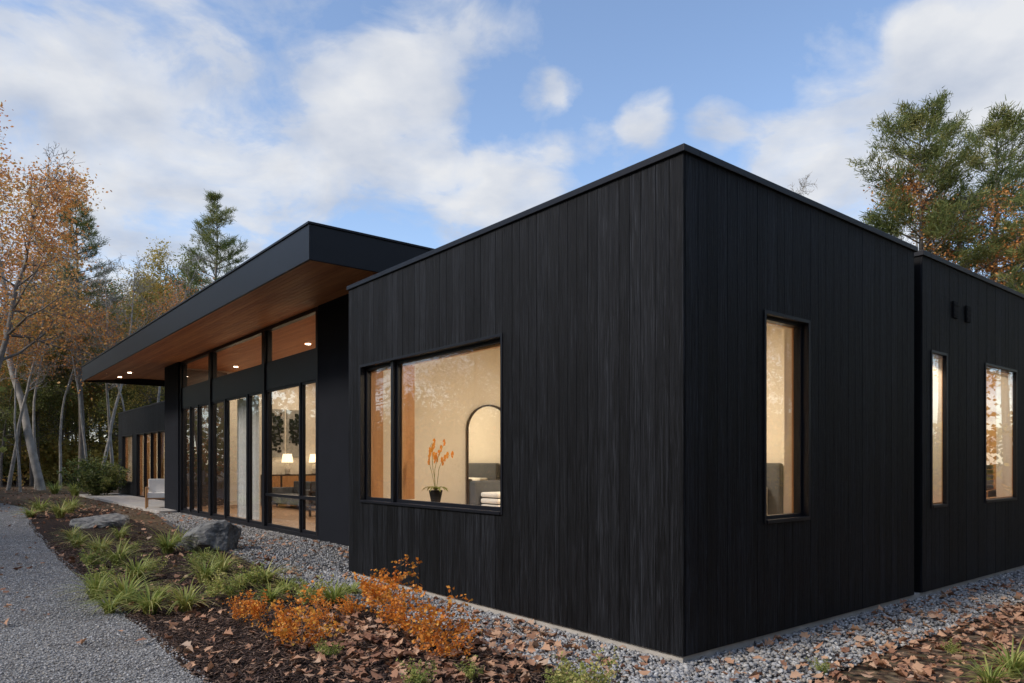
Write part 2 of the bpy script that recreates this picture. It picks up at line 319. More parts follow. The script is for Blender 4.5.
def window(hz,h0,h1,z0,z1,mull=[],d=0.0):
    jm=1 if hz=='u' else 2; jd=0.31 if (hz=='u' and d==0) else 0.215
    def B(a,b_,d0,d1,c,e_,mi): fr._w(hz,a,b_,d+d0,d+d1,c,e_,mi)
    t=0.018
    B(h0-0.012,h0+t,-0.035,0.10,z0-0.012,z1+0.012,0); B(h1-t,h1+0.012,-0.035,0.10,z0-0.012,z1+0.012,0)
    B(h0+t,h1-t,-0.035,0.10,z1-t,z1+0.012,0); B(h0+t,h1-t,-0.045,0.10,z0-0.012,z0+t,0)
    edges=[h0+t]+[x for m_ in mull for x in (m_-0.03,m_+0.03)]+[h1-t]
    for m_ in mull:
        B(m_-0.03,m_+0.03,0.0,0.10,z0+t,z1-t,0); B(m_-0.03,m_+0.03,0.10,jd,z0+0.05,z1-0.05,1)
    gd=0.068 if hz=='u' else 0.05
    for a,c in zip(edges[::2],edges[1::2]):
        k=0.038 if hz=='u' else 0.028
        B(a,a+k,gd-.02,0.098,z0+t,z1-t,0); B(c-k,c,gd-.02,0.098,z0+t,z1-t,0); B(a+k,c-k,gd-.02,0.098,z1-t-k,z1-t,0); B(a+k,c-k,gd-.02,0.098,z0+t,z0+t+k,0)
        k2=0.06 if hz=='u' else 0.03
        B(a,a+k2,0.101,0.15 if hz=='u' else .12,z0+t,z1-t,1); B(c-k2,c,0.101,0.15 if hz=='u' else .12,z0+t,z1-t,1); B(a+k2,c-k2,0.101,0.15 if hz=='u' else .12,z1-t-k2,z1-t,1); B(a+k2,c-k2,0.101,0.15 if hz=='u' else .12,z0+t,z0+t+k2*0.5,1)
        if hz=='u': gl.box(a+.02,c-.02,d+gd,d+gd+.008,z0+.03,z1-.03)
        else: gl.box(d+gd,d+gd+.008,a+.02,c-.02,z0+.03,z1-.03)
    q=.151 if hz=='u' else .121
    B(h0,h0+0.03,q,jd,z0+0.0,z1,jm); B(h1-0.012,h1,q,jd,z0,z1,jm); B(h0+0.03,h1-0.012,q,jd,z1-0.03,z1,jm)
    B(h0-0.02,h1+0.02,0.221 if jd<.3 else .311,0.42 if hz=='u' and d==0 else 0.26,z0-0.02,z0+0.02,1)
def window_flush(h0,h1,z0,z1):
    t=.02
    def B(a,b_,d0,d1,c,e_,mi): fr.box(d0,d1,a,b_,c,e_,mi)
    B(h0-.012,h0+t,-.034,.012,z0-.012,z1+.012,0); B(h1-t,h1+.012,-.034,.012,z0-.012,z1+.012,0)
    B(h0+t,h1-t,-.034,.012,z1-t,z1+.012,0); B(h0+t,h1-t,-.04,.012,z0-.012,z0+t,0)
    gl.box(-.012,-.004,h0+.01,h1-.01,z0+.01,z1-.01)
    B(h0,h0+.03,.0125,.04,z0,z1,1); B(h1-.022,h1,.0125,.022,z0,z1,1); B(h0+.03,h1-.022,.0125,.04,z1-.05,z1,1); B(h0+.03,h1-.022,.0125,.04,z0,z0+.04,1)
    B(h0,h0+.012,.041,.215,z0,z1,2); B(h1-.012,h1,.023,.215,z0,z1,2); B(h0+.012,h1-.012,.041,.215,z1-.03,z1,2); B(h0+.012,h1-.012,.041,.24,z0,z0+.02,1)
window('u',2.195,5.232,1.045,2.83,[4.44])
window('v',1.071,1.80,1.045,2.84)
for o in W_r2: window_flush(*o)
window('u',32.3,34.5,0.65,2.82,[],2.6)
window('u',26.5,31.5,0.08,2.82,[27.8,29.0,30.2],2.6)
fr.build('window_frames',[M_metal,M_frame,M_cream],house,bevel=0.002)
gl.build('window_glass',[M_glass],house)
vt=MB()
for v in (5.12,5.53):
    vt.box(-0.045,-0.025,v,v+0.13,3.30,3.50)
    for k in range(3): vt.box(-0.05,-0.045,v+.01,v+.12,3.32+k*.06,3.35+k*.06)
vt.build('wall_vents',[M_black],house,bevel=0.004)
it=MB()
def room(u0,u1,v0,v1,z0,z1,sides='uUVfc',mi=0):
    t=0.03
    if 'u' in sides: it.box(u0,u0+t,v0,v1,z0,z1,mi)
    if 'U' in sides: it.box(u1-t,u1,v0,v1,z0,z1,mi)
    if 'V' in sides: it.box(u0+t,u1-t,v1-t,v1,z0,z1,mi)
    if 'f' in sides: it.box(u0+t,u1-t,v0,v1-t,z0-0.03,z0,1)
    if 'c' in sides: it.box(u0+t,u1-t,v0,v1-t,z1,z1+0.03,0)
room(0.17,5.395,0.201,3.895,0.2,3.3,'UVfc')
it.wall('v',0.24,3.86,0.201,0.215,0.2,3.3,W_r1,0)
it.wall('u',0.22,5.36,0.201,0.215,0.2,3.3,W_left,0)
room(0.17,3.5,4.42,5.5,0.2,3.3,'UVfc')
room(0.17,3.5,5.55,8.3,0.2,3.3,'UVfc')
room(0.17,3.5,8.35,15,0.2,3.3,'UVfc')
room(5.76,21.64,1.72,8.98,0.12,4.655,'uUVf')
room(24,35,2.82,7,0.12,3.4,'uUVfc')
it.box(0.22,3.4,8.20,8.268,0.2,3.29,2)
it.box(21.55,21.608,1.74,3.35,0.12,4.60,3)  # added dark panel, lets the forest reflection dominate in the far-left panes
it.build('interior_walls',[M_cream,M_floor,M_frame,M_addedpanel],house)
def arealight(name,u,v,z,size,power,col=(1,0.82,0.60)):
    l=bpy.data.lights.new(name,'AREA'); l.energy=power; l.size=size; l.color=col; l.shape='DISK'
    o=bpy.data.objects.new(name,l); SC.collection.objects.link(o); x,y=L2W(u,v); o.location=(x,y,z); return o
dl=MB()
def fixture(u,v,z,rr=0.06,mi=0): dl.cyl((u,v),rr,rr,z-0.012,z,mi)
for i,(u,v,p) in enumerate([(2.6,2.0,105)]):
    fixture(u,v,3.298,0.22); arealight('ceiling_light',u,v,3.26,0.5,p)
for (u,v,z,p) in ((0.7,4.6,3.26,60),(1.2,6.9,3.26,60),(1.5,10.5,3.26,40),(29,4.5,3.36,80),(33,4.8,3.36,60)):
    fixture(u,v,z+0.03,0.13); arealight('ceiling_light',u,v,z,0.25,p)
for u in (8.5,11.5,14.5,17.5,20.2):
    for v in (3.2,5.8):
        fixture(u,v,4.654,0.07); arealight('downlight',u,v,4.62,0.14,46)
for u in (23.2,24.8): fixture(u,0.7,sz(0.7)-0.003,0.06)
dl.build('recessed_ceiling_lights',[M_spot],house)
bd=MB()
bd.box(1.42,3.5,3.74,3.85,0.2,1.55,0); bd.box(1.5,3.42,1.9,3.74,0.3,0.5,2); bd.box(1.52,3.4,1.92,3.73,0.5,0.82,1)
for u in (1.56,2.5): 
    bd.box(u,u+0.8,3.5,3.72,0.83,1.27,1); bd.box(u+.05,u+.75,3.3,3.49,0.83,1.18,1)
for u,v in ((1.55,2.0),(3.3,2.0),(1.55,3.6),(3.3,3.6)): bd.box(u,u+.07,v,v+.07,0.2,0.3,2)
bd.build('bed',[M_grey,M_white,M_dark],bevel=0.05)
mr=MB(); v0,v1,zb,zt=1.78,2.62,0.25,2.05; rr=(v1-v0)/2; vc=(v0+v1)/2
prof=[(v0,zb)]+[(vc-rr*math.cos(a),zt-0+rr*0.9*math.sin(a)) for a in np.linspace(0,math.pi,25)]+[(v1,zb)]
mr.poly([(5.335,p[0],p[1]) for p in prof],0)
for k in range(len(prof)):
    a=prof[k]; c=prof[(k+1)%len(prof)]
    ai=(vc+(a[0]-vc)*0.98, 1.2+(a[1]-1.2)*0.99); ci=(vc+(c[0]-vc)*0.98, 1.2+(c[1]-1.2)*0.99)
    ao=(vc+(a[0]-vc)*1.02, 1.2+(a[1]-1.2)*1.01); co=(vc+(c[0]-vc)*1.02, 1.2+(c[1]-1.2)*1.01)
    mr.poly([(5.31,ai[0],ai[1]),(5.31,ci[0],ci[1]),(5.31,co[0],co[1]),(5.31,ao[0],ao[1])],1)
    mr.poly([(5.31,ai[0],ai[1]),(5.31,ci[0],ci[1]),(5.335,ci[0],ci[1]),(5.335,ai[0],ai[1])],1)
    mr.poly([(5.31,ao[0],ao[1]),(5.31,co[0],co[1]),(5.335,co[0],co[1]),(5.335,ao[0],ao[1])],1)
mr.build('arched_wall_mirror',[M_mirror,M_dark])
ac=MB()
ac.box(4.15,4.85,1.5,2.2,0.55,0.72,0); ac.box(4.75,4.9,1.5,2.2,0.55,1.30,0)
for u in (4.17,4.78):
    for v in (1.52,2.12): ac.box(u,u+.05,v,v+.05,0.2,0.55,2)
for k in range(5): ac.box(4.3+k*.01,4.74,1.58,2.12,0.73+k*.085,0.80+k*.085,1)
ac.build('bench_with_folded_blankets',[M_grey,M_white,M_dark],bevel=0.025)
tw=MB()
tw.box(0.35,1.0,7.5,8.1,0.2,1.15,1)
for k in range(5): tw.box(0.42,0.8,7.6,7.95,1.16+k*.075,1.228+k*.075,0)
tw.build('vanity_with_towels',[M_white,M_frame],bevel=0.015)
fu=MB()
for v in (4.75,5.42):
    fu.box(21.57,21.60,v,v+0.6,1.75,3.45,0)
    for k in range(120):
        a=random.uniform(v+.08,v+.45); z=random.gauss(2.7,.28)
        if 1.85<z<3.3: fu.box(21.555-k*.00005,21.57,a,a+random.uniform(.03,.14),z,z+random.uniform(.03,.14),1 if random.random()<.8 else 2)
fu.build('wall_artwork',[simple('art_paper',(0.32,0.31,0.29),0.8,0,0.3,9),M_black,M_grey])
sb=MB(); sb.box(20.9,21.5,4.3,7.6,0.3,1.15,0)
for v in (4.4,7.4): sb.box(20.95,21.45,v,v+.06,0.12,0.3,0)
for k in range(5): sb.box(20.88,20.9,4.35+k*.65,4.93+k*.65,0.35,1.1,1)
sb.build('sideboard',[M_dark,M_frame],bevel=0.006)
def lamp(u,v,z):
    m=MB(); m.cyl((u,v),.09,.09,z,z+.02,1); m.cyl((u,v),.06,.1,z+.02,z+.18,2); m.cyl((u,v),.1,.03,z+.18,z+.38,2); m.cyl((u,v),.012,.012,z+.38,z+.45,1); m.cyl((u,v),.2,.15,z+.42,z+.72,0); m.build('table_lamp',[M_lamp,M_black,M_cream],smooth=False)
lamp(21.2,5.3,1.15); lamp(21.2,6.3,1.15); lamp(16.3,5.2,0.75)
tb=MB(); tb.cyl((16.3,5.2),.35,.35,.71,.75,0); tb.cyl((16.3,5.2),.04,.04,.12,.71,0); tb.cyl((16.3,5.2),.2,.18,.12,.15,0); tb.build('side_table',[M_dark])
def chair(u,v,mats,name,rot=0,seatz=0.40):
    m=MB()
    for du in (-.33,.28):
        for dv in (-.33,.28): m.box(du,du+.05,dv,dv+.05,0,.62,0)
    m.box(-.33,-.28,-.28,.28,.58,.62,0); m.box(.28,.33,-.28,.28,.58,.62,0)
    m.box(-.28,.28,-.3,.3,.26,.30,0); m.box(-.27,.27,-.32,.26,.30,.45,1)
    m.box(-.27,.27,.18,.32,.45,.85,1); m.box(-.28,.28,.28,.33,.30,.80,0)
    x,y=L2W(u,v); return m.build(name,mats,bevel=.012,mat=Matrix.Translation((x,y,seatz-0.40))@Matrix.Rotation(rot,4,'Z')@Matrix.Scale(1.1,4))
chair(14.8,3.9,[M_dark,M_grey],'lounge_chair',ANG+2.0,0.52); chair(12.6,4.3,[M_frame,M_white],'lounge_chair',ANG+0.6,0.52)
chair(22.2,1.35,[M_frame,M_white],'lounge_chair',ANG+1.3,0.49)
sf=MB(); sf.box(17.2,19.8,4.2,5.1,.25,.55,0); sf.box(17.2,19.8,4.95,5.2,.55,.95,0); sf.box(17.05,17.25,4.2,5.2,.25,.75,0); sf.box(19.75,19.95,4.2,5.2,.25,.75,0)
for u in (17.3,19.6): sf.box(u,u+.06,4.3,4.36,.12,.25,1); sf.box(u,u+.06,5.0,5.06,.12,.25,1)
sf.build('sofa',[M_grey,M_dark],bevel=.04)
cu=MB()
def curtain(u0,u1,v):
    n=int((u1-u0)/.03); i0=len(cu.v)
    for i in range(n+1):
        u=u0+(u1-u0)*i/n; vv=v+.05*math.sin(i*.85)+.015*math.sin(i*2.3)
        cu.v+=[(vv,u,.14),(vv,u,3.22)]
    for i in range(n): cu.f.append((i0+2*i,i0+2*i+2,i0+2*i+3,i0+2*i+1)); cu.m.append(0)
curtain(14.3,15.8,1.85)
cu.build('curtains',[M_white],smooth=True)
oc=MB()
U,V=4.0,.36; z0=1.066
oc.cyl((U,V),.055,.085,z0,z0+.15,0); oc.cyl((U,V),.078,.078,z0+.145,z0+.152,2)
rng=random.Random(3)
for st in range(4):
    p=Vector((V,U,z0+.14)); d=Vector((rng.uniform(-.2,.2),rng.uniform(-.6,.5),1)).normalized(); pr=p.copy()
    for k in range(11):
        q=pr+d*.055; 
        for (dx,dy) in ((.004,0),(0,.004)):
            i0=len(oc.v); oc.v+=[(pr.x-dx,pr.y-dy,pr.z),(pr.x+dx,pr.y+dy,pr.z),(q.x+dx,q.y+dy,q.z),(q.x-dx,q.y-dy,q.z)]; oc.f.append((i0,i0+1,i0+2,i0+3)); oc.m.append(1)
        if k>5:
            c=q+Vector((rng.uniform(-.03,.03),rng.uniform(-.05,.05),rng.uniform(-.01,.02)))
            for pe in range(5):
                a=pe*2*math.pi/5+rng.random(); 
                ax=Vector((.5*math.cos(a)*.5,math.cos(a),math.sin(a)))*.048; bx=Vector((.2,-math.sin(a),math.cos(a)))*.022
                i0=len(oc.v); oc.v+=[tuple(c),tuple(c+ax*.6+bx),tuple(c+ax),tuple(c+ax*.6-bx)]; oc.f.append((i0,i0+1,i0+2,i0+3)); oc.m.append(3)
        pr=q; d=(d+Vector((rng.uniform(-.1,.1),rng.uniform(-.2,.18),-.09))).normalized()
for k in range(9):
    a=k*.7; dirv=Vector((math.cos(a)*.6,math.sin(a),0)); pr=Vector((V,U,z0+.15)); wd=.028
    i0=len(oc.v)
    for j in range(5):
        t=j/4; q=pr+dirv*(.25*t)+Vector((0,0,.2*t-.22*t*t)); sdx=Vector((-dirv.y,dirv.x,0))*wd*math.sin(math.pi*(.15+.85*t))
        oc.v+=[tuple(q-sdx),tuple(q+sdx)]
    for j in range(4): oc.f.append((i0+2*j,i0+2*j+1,i0+2*j+3,i0+2*j+2)); oc.m.append(1)
oc.build('potted_orchid',[M_black,M_green,M_chip,M_petal])
pt=MB(); 
for k in range(8): pt.box(20.3+k*1.9,20.3+(k+1)*1.9-.012,.95,2.56,-.05,.09)
pt.build('patio_slab',[M_conc],bevel=.006)
# ---------------- ground sheets
from mathutils.geometry import tessellate_polygon
def sheet(name,pts,z,mat):
    tr=tessellate_polygon([[Vector((p[0],p[1],0)) for p in pts]])
    me2=bpy.data.meshes.new(name); me2.from_pydata([(p[0],p[1],z) for p in pts],[],[tuple(t) for t in tr]); me2.materials.append(mat)
    me2.update(); return obj(name,me2)
sheet('ground',[(-600,-600),(600,-600),(600,600),(-600,600)],0,M_ground)
def cat(pts,n=10):
    P=[np.array(p) for p in pts]; P=[2*P[0]-P[1]]+P+[2*P[-1]-P[-2]]; out=[]
    for i in range(1,len(P)-2):
        for k in range(n):
            t=k/n; a,b_,c,d=P[i-1:i+3]
            out.append(0.5*((2*b_)+(c-a)*t+(2*a-5*b_+4*c-d)*t*t+(3*b_-a-3*c+d)*t**3))
    out.append(P[-2]); return out
redge=cat([(0.5,0.0),(-0.9,2.8),PX(200,683),PX(105,600),PX(60,560),PX(30,525),PX(20,507),(-24,31),(-34,36)])
ledge=[]
for i,p in enumerate(redge):
    a=redge[max(0,i-1)]; c=redge[min(len(redge)-1,i+1)]; t=(c-a)/np.linalg.norm(c-a); n=np.array([-t[1],t[0]])
    if n[0]>0: n=-n
    ledge.append(p+n*1.25)
rng2=np.random.default_rng(5)
def jit(L,s): return [p+rng2.normal(0,s,2) for p in L]
sheet('gravel_path',[tuple(p) for p in jit(redge,.025)]+[tuple(p) for p in jit(ledge,.025)[::-1]],.008,M_path)
mul=[tuple(p) for p in redge if p[1]<27]+[tuple(L2W(24,.3)),tuple(L2W(20,-.1)),tuple(L2W(12,-.5)),tuple(L2W(-1.0,-.5)),(1.6,2.4),(2.2,0)]
sheet('mulch_bed',mul,.004,M_mulch)
gpl=[L2W(u,v) for u,v in [(-.85,-.85),(2,-.8),(4,-.75),(6,-.8),(9,-.5),(13,-.2),(17,.3),(20.3,.9),(20.3,1.55),(5.6,1.55),(5.6,.1),(.1,.1),(.1,16.4),(-.9,16.4),(-.8,8),(-.75,4)]]
sheet('gravel_border',[tuple(p) for p in gpl],.012,M_grav)
# ---------------- scatter helpers
def rotmats(n,rng,tilt=1.0):
    a=rng.uniform(0,2*np.pi,n); b_=rng.normal(0,tilt,n); c=rng.normal(0,tilt,n)
    ca,sa,cb,sb_,cc,sc=np.cos(a),np.sin(a),np.cos(b_),np.sin(b_),np.cos(c),np.sin(c)
    Rz=np.zeros((n,3,3)); Rz[:,0,0]=ca;Rz[:,0,1]=-sa;Rz[:,1,0]=sa;Rz[:,1,1]=ca;Rz[:,2,2]=1
    Rx=np.zeros((n,3,3)); Rx[:,0,0]=1;Rx[:,1,1]=cb;Rx[:,1,2]=-sb_;Rx[:,2,1]=sb_;Rx[:,2,2]=cb
    Ry=np.zeros((n,3,3)); Ry[:,1,1]=1;Ry[:,0,0]=cc;Ry[:,0,2]=sc;Ry[:,2,0]=-sc;Ry[:,2,2]=cc
    return Rz@Rx@Ry
def scatter(name,base,faces,pos,scale,R,mats):
    n=len(pos)
    V=np.einsum('nij,kj->nki',R,base) if base.ndim==2 else np.einsum('nij,nkj->nki',R,base)
    V=V*scale.reshape(n,-1,1) if scale.ndim==1 else V
    V=V+pos[:,None,:]
    kk=V.shape[1]
    Fs=[(f[None]+(np.arange(n)*kk)[:,None,None]).reshape(-1,f.shape[1]) for f in faces]
    return obj(name,npmesh(name,V,Fs,mats))
import bmesh
bm=bmesh.new(); bmesh.ops.create_icosphere(bm,subdivisions=1,radius=1); icoV=np.array([v.co[:] for v in bm.verts]); icoF=np.array([[v.index for v in f_.verts] for f_ in bm.faces]); bm.free()
R_=np.random.default_rng(11)
def stones(name,U,V_,smin,smax):
    n=len(U); P=P0[None]+U[:,None]*D1[None]+V_[:,None]*D2[None]
    base=icoV[None]*R_.uniform(.7,1.15,(n,12,1))*np.stack([R_.uniform(.8,1.4,n),R_.uniform(.7,1.1,n),R_.uniform(.45,.8,n)],1)[:,None,:]
    s_=R_.uniform(smin,smax,n); base=base*s_[:,None,None]
    pos=np.column_stack([P,np.full(n,.012)+s_*.35+R_.uniform(0,.012,n)])
    return scatter(name,base,[icoF],pos,np.ones((n,1,1)),rotmats(n,R_,.5),[M_stone])
U1=R_.uniform(-.9,6,9500); V1=-.0-R_.uniform(0,1,9500)**1.1*.85
U2=-.0-R_.uniform(0,1,9500)**1.1*.82; V2=R_.uniform(-.6,9,9500)
UU=np.concatenate([U1,U2]); VV=np.concatenate([V1,V2])
U3=R_.uniform(5.7,20.2,16000); V3=R_.uniform(-.8,1.5,16000); k=V3> -.8+np.clip((U3-6)*.11,0,1.6); U3=U3[k];V3=V3[k]
stones('gravel_stones',np.concatenate([UU,U3]),np.concatenate([VV,V3]),.009,.023)
nS=26000; ti=R_.integers(8,60,nS); rp=np.array(redge)[ti]; lp=np.array(ledge)[ti]; tt=R_.uniform(-.05,1.03,nS)[:,None]; nx=np.array(redge)[ti+1]; Pp=rp+(lp-rp)*tt+(nx-rp)*R_.uniform(0,1,(nS,1))
n=len(Pp); s_=R_.uniform(.004,.012,n)
scatter('path_loose_stones',icoV*np.array([1.2,.9,.6]),[icoF],np.column_stack([Pp,.009+s_*.3]),s_,rotmats(n,R_,.4),[M_stone])
def inpoly(P,poly):
    x,y=P[:,0],P[:,1]; ins=np.zeros(len(P),bool); q=np.array(poly); j=len(q)-1
    for i in range(len(q)):
        c=((q[i,1]>y)!=(q[j,1]>y))&(x<(q[j,0]-q[i,0])*(y-q[i,1])/(q[j,1]-q[i,1]+1e-12)+q[i,0]); ins^=c; j=i
    return ins
Pc=np.column_stack([R_.uniform(-9,2.2,90000),3.5+R_.uniform(0,1,90000)**1.5*12]); Pc=Pc[inpoly(Pc,mul)][:34000]
n=len(Pc); chip=np.array([[-1,-.22,-.08],[1,-.15,-.08],[1.1,.2,-.08],[-.9,.25,-.08],[-1,-.2,.08],[1,-.12,.08],[1,.18,.08],[-.95,.2,.08]])
cf=np.array([(3,2,1,0),(4,5,6,7),(0,1,5,4),(1,2,6,5),(2,3,7,6),(3,0,4,7)])
scatter('mulch_chips',chip,[cf],np.column_stack([Pc,R_.uniform(.006,.03,n)]),R_.uniform(.010,.034,n),rotmats(n,R_,.35),[M_chip])
def leafbase(n):
    ts=np.array([.12,.3,.45,.62,.8]); wd=np.array([.16,.42,.24,.46,.2])
    out=np.zeros((n,12,3)); out[:,0]=[-.5,0,0]; out[:,11]=[.6,0,0]
    j=R_.uniform(.7,1.25,(n,5)); curl=R_.normal(0,.55,n); fold=R_.uniform(-.15,.9,n)
    for i in range(5):
        w_=wd[i]*j[:,i]; x=ts[i]-.5
        out[:,1+i,0]=x+.08; out[:,1+i,1]=w_; out[:,6+i,0]=x+.08; out[:,6+i,1]=-w_*R_.uniform(.8,1.2,n)
        out[:,1+i,2]=np.abs(w_)*fold*1.0; out[:,6+i,2]=np.abs(w_)*fold
    out[:,:,2]+=curl[:,None]*(out[:,:,0]**2)*1.2
    return out
lf=[np.array([[0,1,2,3,4,5,11]])[:, ::-1],np.array([[0,6,7,8,9,10,11]])]
def noise2(P,s): return np.array([mnoise.noise(Vector((p[0]*s,p[1]*s,3.3))) for p in P])
def litter(name,P,keep,smin,smax):
    u,v=W2L(P[:,0],P[:,1])
    inside=((u>-.03)&(v>-.03)&(u<5.6))|((v>1.45)&(u>5))|((u>-.03)&(v>4.2))
    P=P[(~inside)&keep]; n=len(P)
    pos=np.column_stack([P,R_.uniform(.015,.06,n)])
    return scatter(name,leafbase(n),lf,pos,R_.uniform(smin,smax,n),rotmats(n,R_,.3),[M_litter])
def dens(P):
    d=.03+.2*np.clip(noise2(P,.9)+.1,0,1)+.15*np.clip(noise2(P,2.6),0,1)
    for (px,py,r_,a) in ((430,650,.8,1.0),(470,640,.5,.8),(400,675,.5,.7),(360,640,.5,.5),(330,625,.4,.25),(500,640,.6,.6),(560,683,.6,.3),(880,655,.9,.55),(980,625,1.2,.6),(1010,600,1.0,.5),(800,690,.6,.4),(200,520,2.5,.5),(260,540,1.0,.3),(150,512,3,.7),(100,505,4,.6)):
        c=PX(px,py); d+=a*np.exp(-((P[:,0]-c[0])**2+(P[:,1]-c[1])**2)/(2*r_*r_*.5))
    u,v=W2L(P[:,0],P[:,1]); d=np.where((u<-.8)&(v>-.6),d+.22,d); d=np.where((u>-.75)&(v>0),d*.45,d)
    pi=inpoly(P,[tuple(p) for p in redge]+[tuple(p) for p in ledge[::-1]]); d=np.where(pi,.012,d)
    pl=inpoly(P,[tuple(p) for p in ledge]+[(-60,36),(-60,0)]); d=np.where(pl,.7,d)
    return d
P=np.column_stack([R_.uniform(-9,10,54000),R_.uniform(3.6,14,54000)]); P=P[np.abs(P[:,0])<P[:,1]*.85+.5]
litter('fallen_leaves',P,R_.uniform(0,1,len(P))<dens(P)*.9,.035,.10)
P=np.column_stack([R_.uniform(-42,-2,26000),R_.uniform(11,44,26000)]); P=P[np.abs(P[:,0])<P[:,1]*.85+.5]
litter('fallen_leaves',P,R_.uniform(0,1,len(P))<dens(P)*.9+.05,.07,.12)
# ---------------- plants
def blades(n,Lm,spread,rng,wd=.006,curl=1.0):
    K=6
    a=rng.uniform(0,2*np.pi,n); L=Lm*rng.uniform(.45,1.15,n); b0=rng.uniform(0,spread,n); lean=rng.uniform(.35,1.35,n)*curl
    out=np.zeros((n,K*2,3))
    for k in range(K):
        t=k/(K-1); r_=b0+L*(lean*t*t*.75+.12*t); z=np.maximum(L*(t-.6*lean*t**2.2),.005); w_=wd*(1-t**1.5*.93)
        cx=r_*np.cos(a); cy=r_*np.sin(a); sx=-np.sin(a)*w_; sy=np.cos(a)*w_
        out[:,2*k]=np.column_stack([cx-sx,cy-sy,z]); out[:,2*k+1]=np.column_stack([cx+sx,cy+sy,z])
    f_=np.array([[2*k,2*k+1,2*k+3,2*k+2] for k in range(K-1)])
    Fs=(f_[None]+(np.arange(n)*K*2)[:,None,None]).reshape(-1,4)
    return out.reshape(-1,3),Fs
grass=[npmesh('grass%d'%i,*blades(120,.52,.07,np.random.default_rng(i),.011),[M_grass]) for i in range(5)]
gp=[(78,548,1.0),(100,556,1.1),(118,566,1.2),(136,582,1.0),(125,605,1.1),(150,614,.9),(168,554,1.2),(180,547,1.),(205,584,1.),(222,574,1.0),(240,590,.7),(265,584,1.),(285,594,.7),(185,612,.9),(96,600,.9),(110,614,.7),(60,518,1.5),(40,512,1.6),(70,513,1.5),(335,604,.9),(352,596,.6),(30,518,1.2),(205,562,.7),(75,496,2),(55,494,2),(120,540,.9),(270,604,.7),(1012,676,.8),(990,690,.6),(160,600,.6),(72,540,.9)]
for i,(px,py,s_) in enumerate(gp):
    x,y=PX(px,py); obj('ornamental_grass',grass[i%5],(x,y,0),i*1.3,(s_,s_,s_*random.uniform(.75,1.05)))
def tubes(S,sides=5):
    S=np.array(S); p0,p1,r0,r1=S[:,0:3],S[:,3:6],S[:,6],S[:,7]
    d=p1-p0; d/=np.linalg.norm(d,axis=1,keepdims=True)+1e-9
    up=np.where(np.abs(d[:,2:3])>.9,np.array([[1.,0,0]]),np.array([[0,0,1.]])); a=np.cross(d,up); a/=np.linalg.norm(a,axis=1,keepdims=True); b_=np.cross(d,a)
    n=len(S); V=np.zeros((n,2*sides,3))
    for i in range(sides):
        t=2*np.pi*i/sides; o=a*math.cos(t)+b_*math.sin(t)
        V[:,i]=p0+o*r0[:,None]; V[:,sides+i]=p1+o*r1[:,None]
    f_=np.array([[i,(i+1)%sides,sides+(i+1)%sides,sides+i] for i in range(sides)])
    return V.reshape(-1,3),(f_[None]+(np.arange(n)*2*sides)[:,None,None]).reshape(-1,4)
def quads(C,size,rng,asp=.6):
    n=len(C); R=rotmats(n,rng,.9); base=np.array([[-.5,0,0],[0,-.5*asp,0.06],[.5,0,0],[0,.5*asp,.06]])
    V=np.einsum('nij,kj->nki',R,base)*size[:,None,None]+C[:,None,:]
    return V.reshape(-1,3),(np.arange(4)[None]+(np.arange(n)*4)[:,None])
def combine(name,parts,mats):
    Vs=[];Fs=[];mi=[];o=0
    for V,F_,m in parts:
        Vs.append(V); Fs.append(F_+o); mi.append(np.full(len(F_),m)); o+=len(V)
    return npmesh(name,np.concatenate(Vs),Fs,mats,np.concatenate(mi))
def decid(name,seed,H,r0,base,spread,leaves,lsize,lm,bark,lean=(0,0),lv=3,tn=13):
    rg=random.Random(seed); S=[];T=[]
    def br(p,d,L,r,lev,n):
        st=L/n
        for k in range(n):
            wig=.06 if lev==0 else .22
            d=(d+Vector((rg.gauss(0,wig),rg.gauss(0,wig),rg.gauss(0,wig)+(.0 if lev==0 else .07)))).normalized()
            q=p+d*st; ra=r*(1-k/n*.85); rb=r*(1-(k+1)/n*.85); S.append((*p,*q,max(ra,.008),max(rb,.006)))
            t=(k+1)/n
            if lev>=lv-1: T.append(q[:])
            if lev<lv and (lev>0 or t>base):
                c=2 if (lev!=0 or rg.random()<.6) else 3
                for _ in range(c):
                    if rg.random()<.12: continue
                    ax=d.orthogonal(); ax.rotate(Matrix.Rotation(rg.uniform(0,6.28),3,d)); 
                    an=math.radians(rg.uniform(32,68)); nd=d*math.cos(an)+ax*math.sin(an)
                    LL=(spread*(1.15-.75*(t-base)/(1-base)) if lev==0 else L*rg.uniform(.38,.6))*rg.uniform(.65,1.1)
                    br(q,nd,LL,max(rb*.55,.012),lev+1,5 if lev==0 else 4 if lev==1 else 2)
            p=q
    br(Vector((0,0,-.1)),Vector((lean[0],lean[1],1)).normalized(),H,r0,0,tn)
    parts=[(*tubes(S),0)]
    if leaves>0:
        rn=np.random.default_rng(seed); T=np.array(T)
        keep=np.array([mnoise.noise(Vector(t)*.35)>-.25 for t in T]); T=T[keep]
        C=np.repeat(T,leaves,0)+rn.normal(0,.28*max(lsize/.13,.3),(len(T)*leaves,3))
        parts.append((*quads(C,rn.uniform(.6,1.2,len(C))*lsize,rn),1))
    return combine(name,parts,[bark,lm])
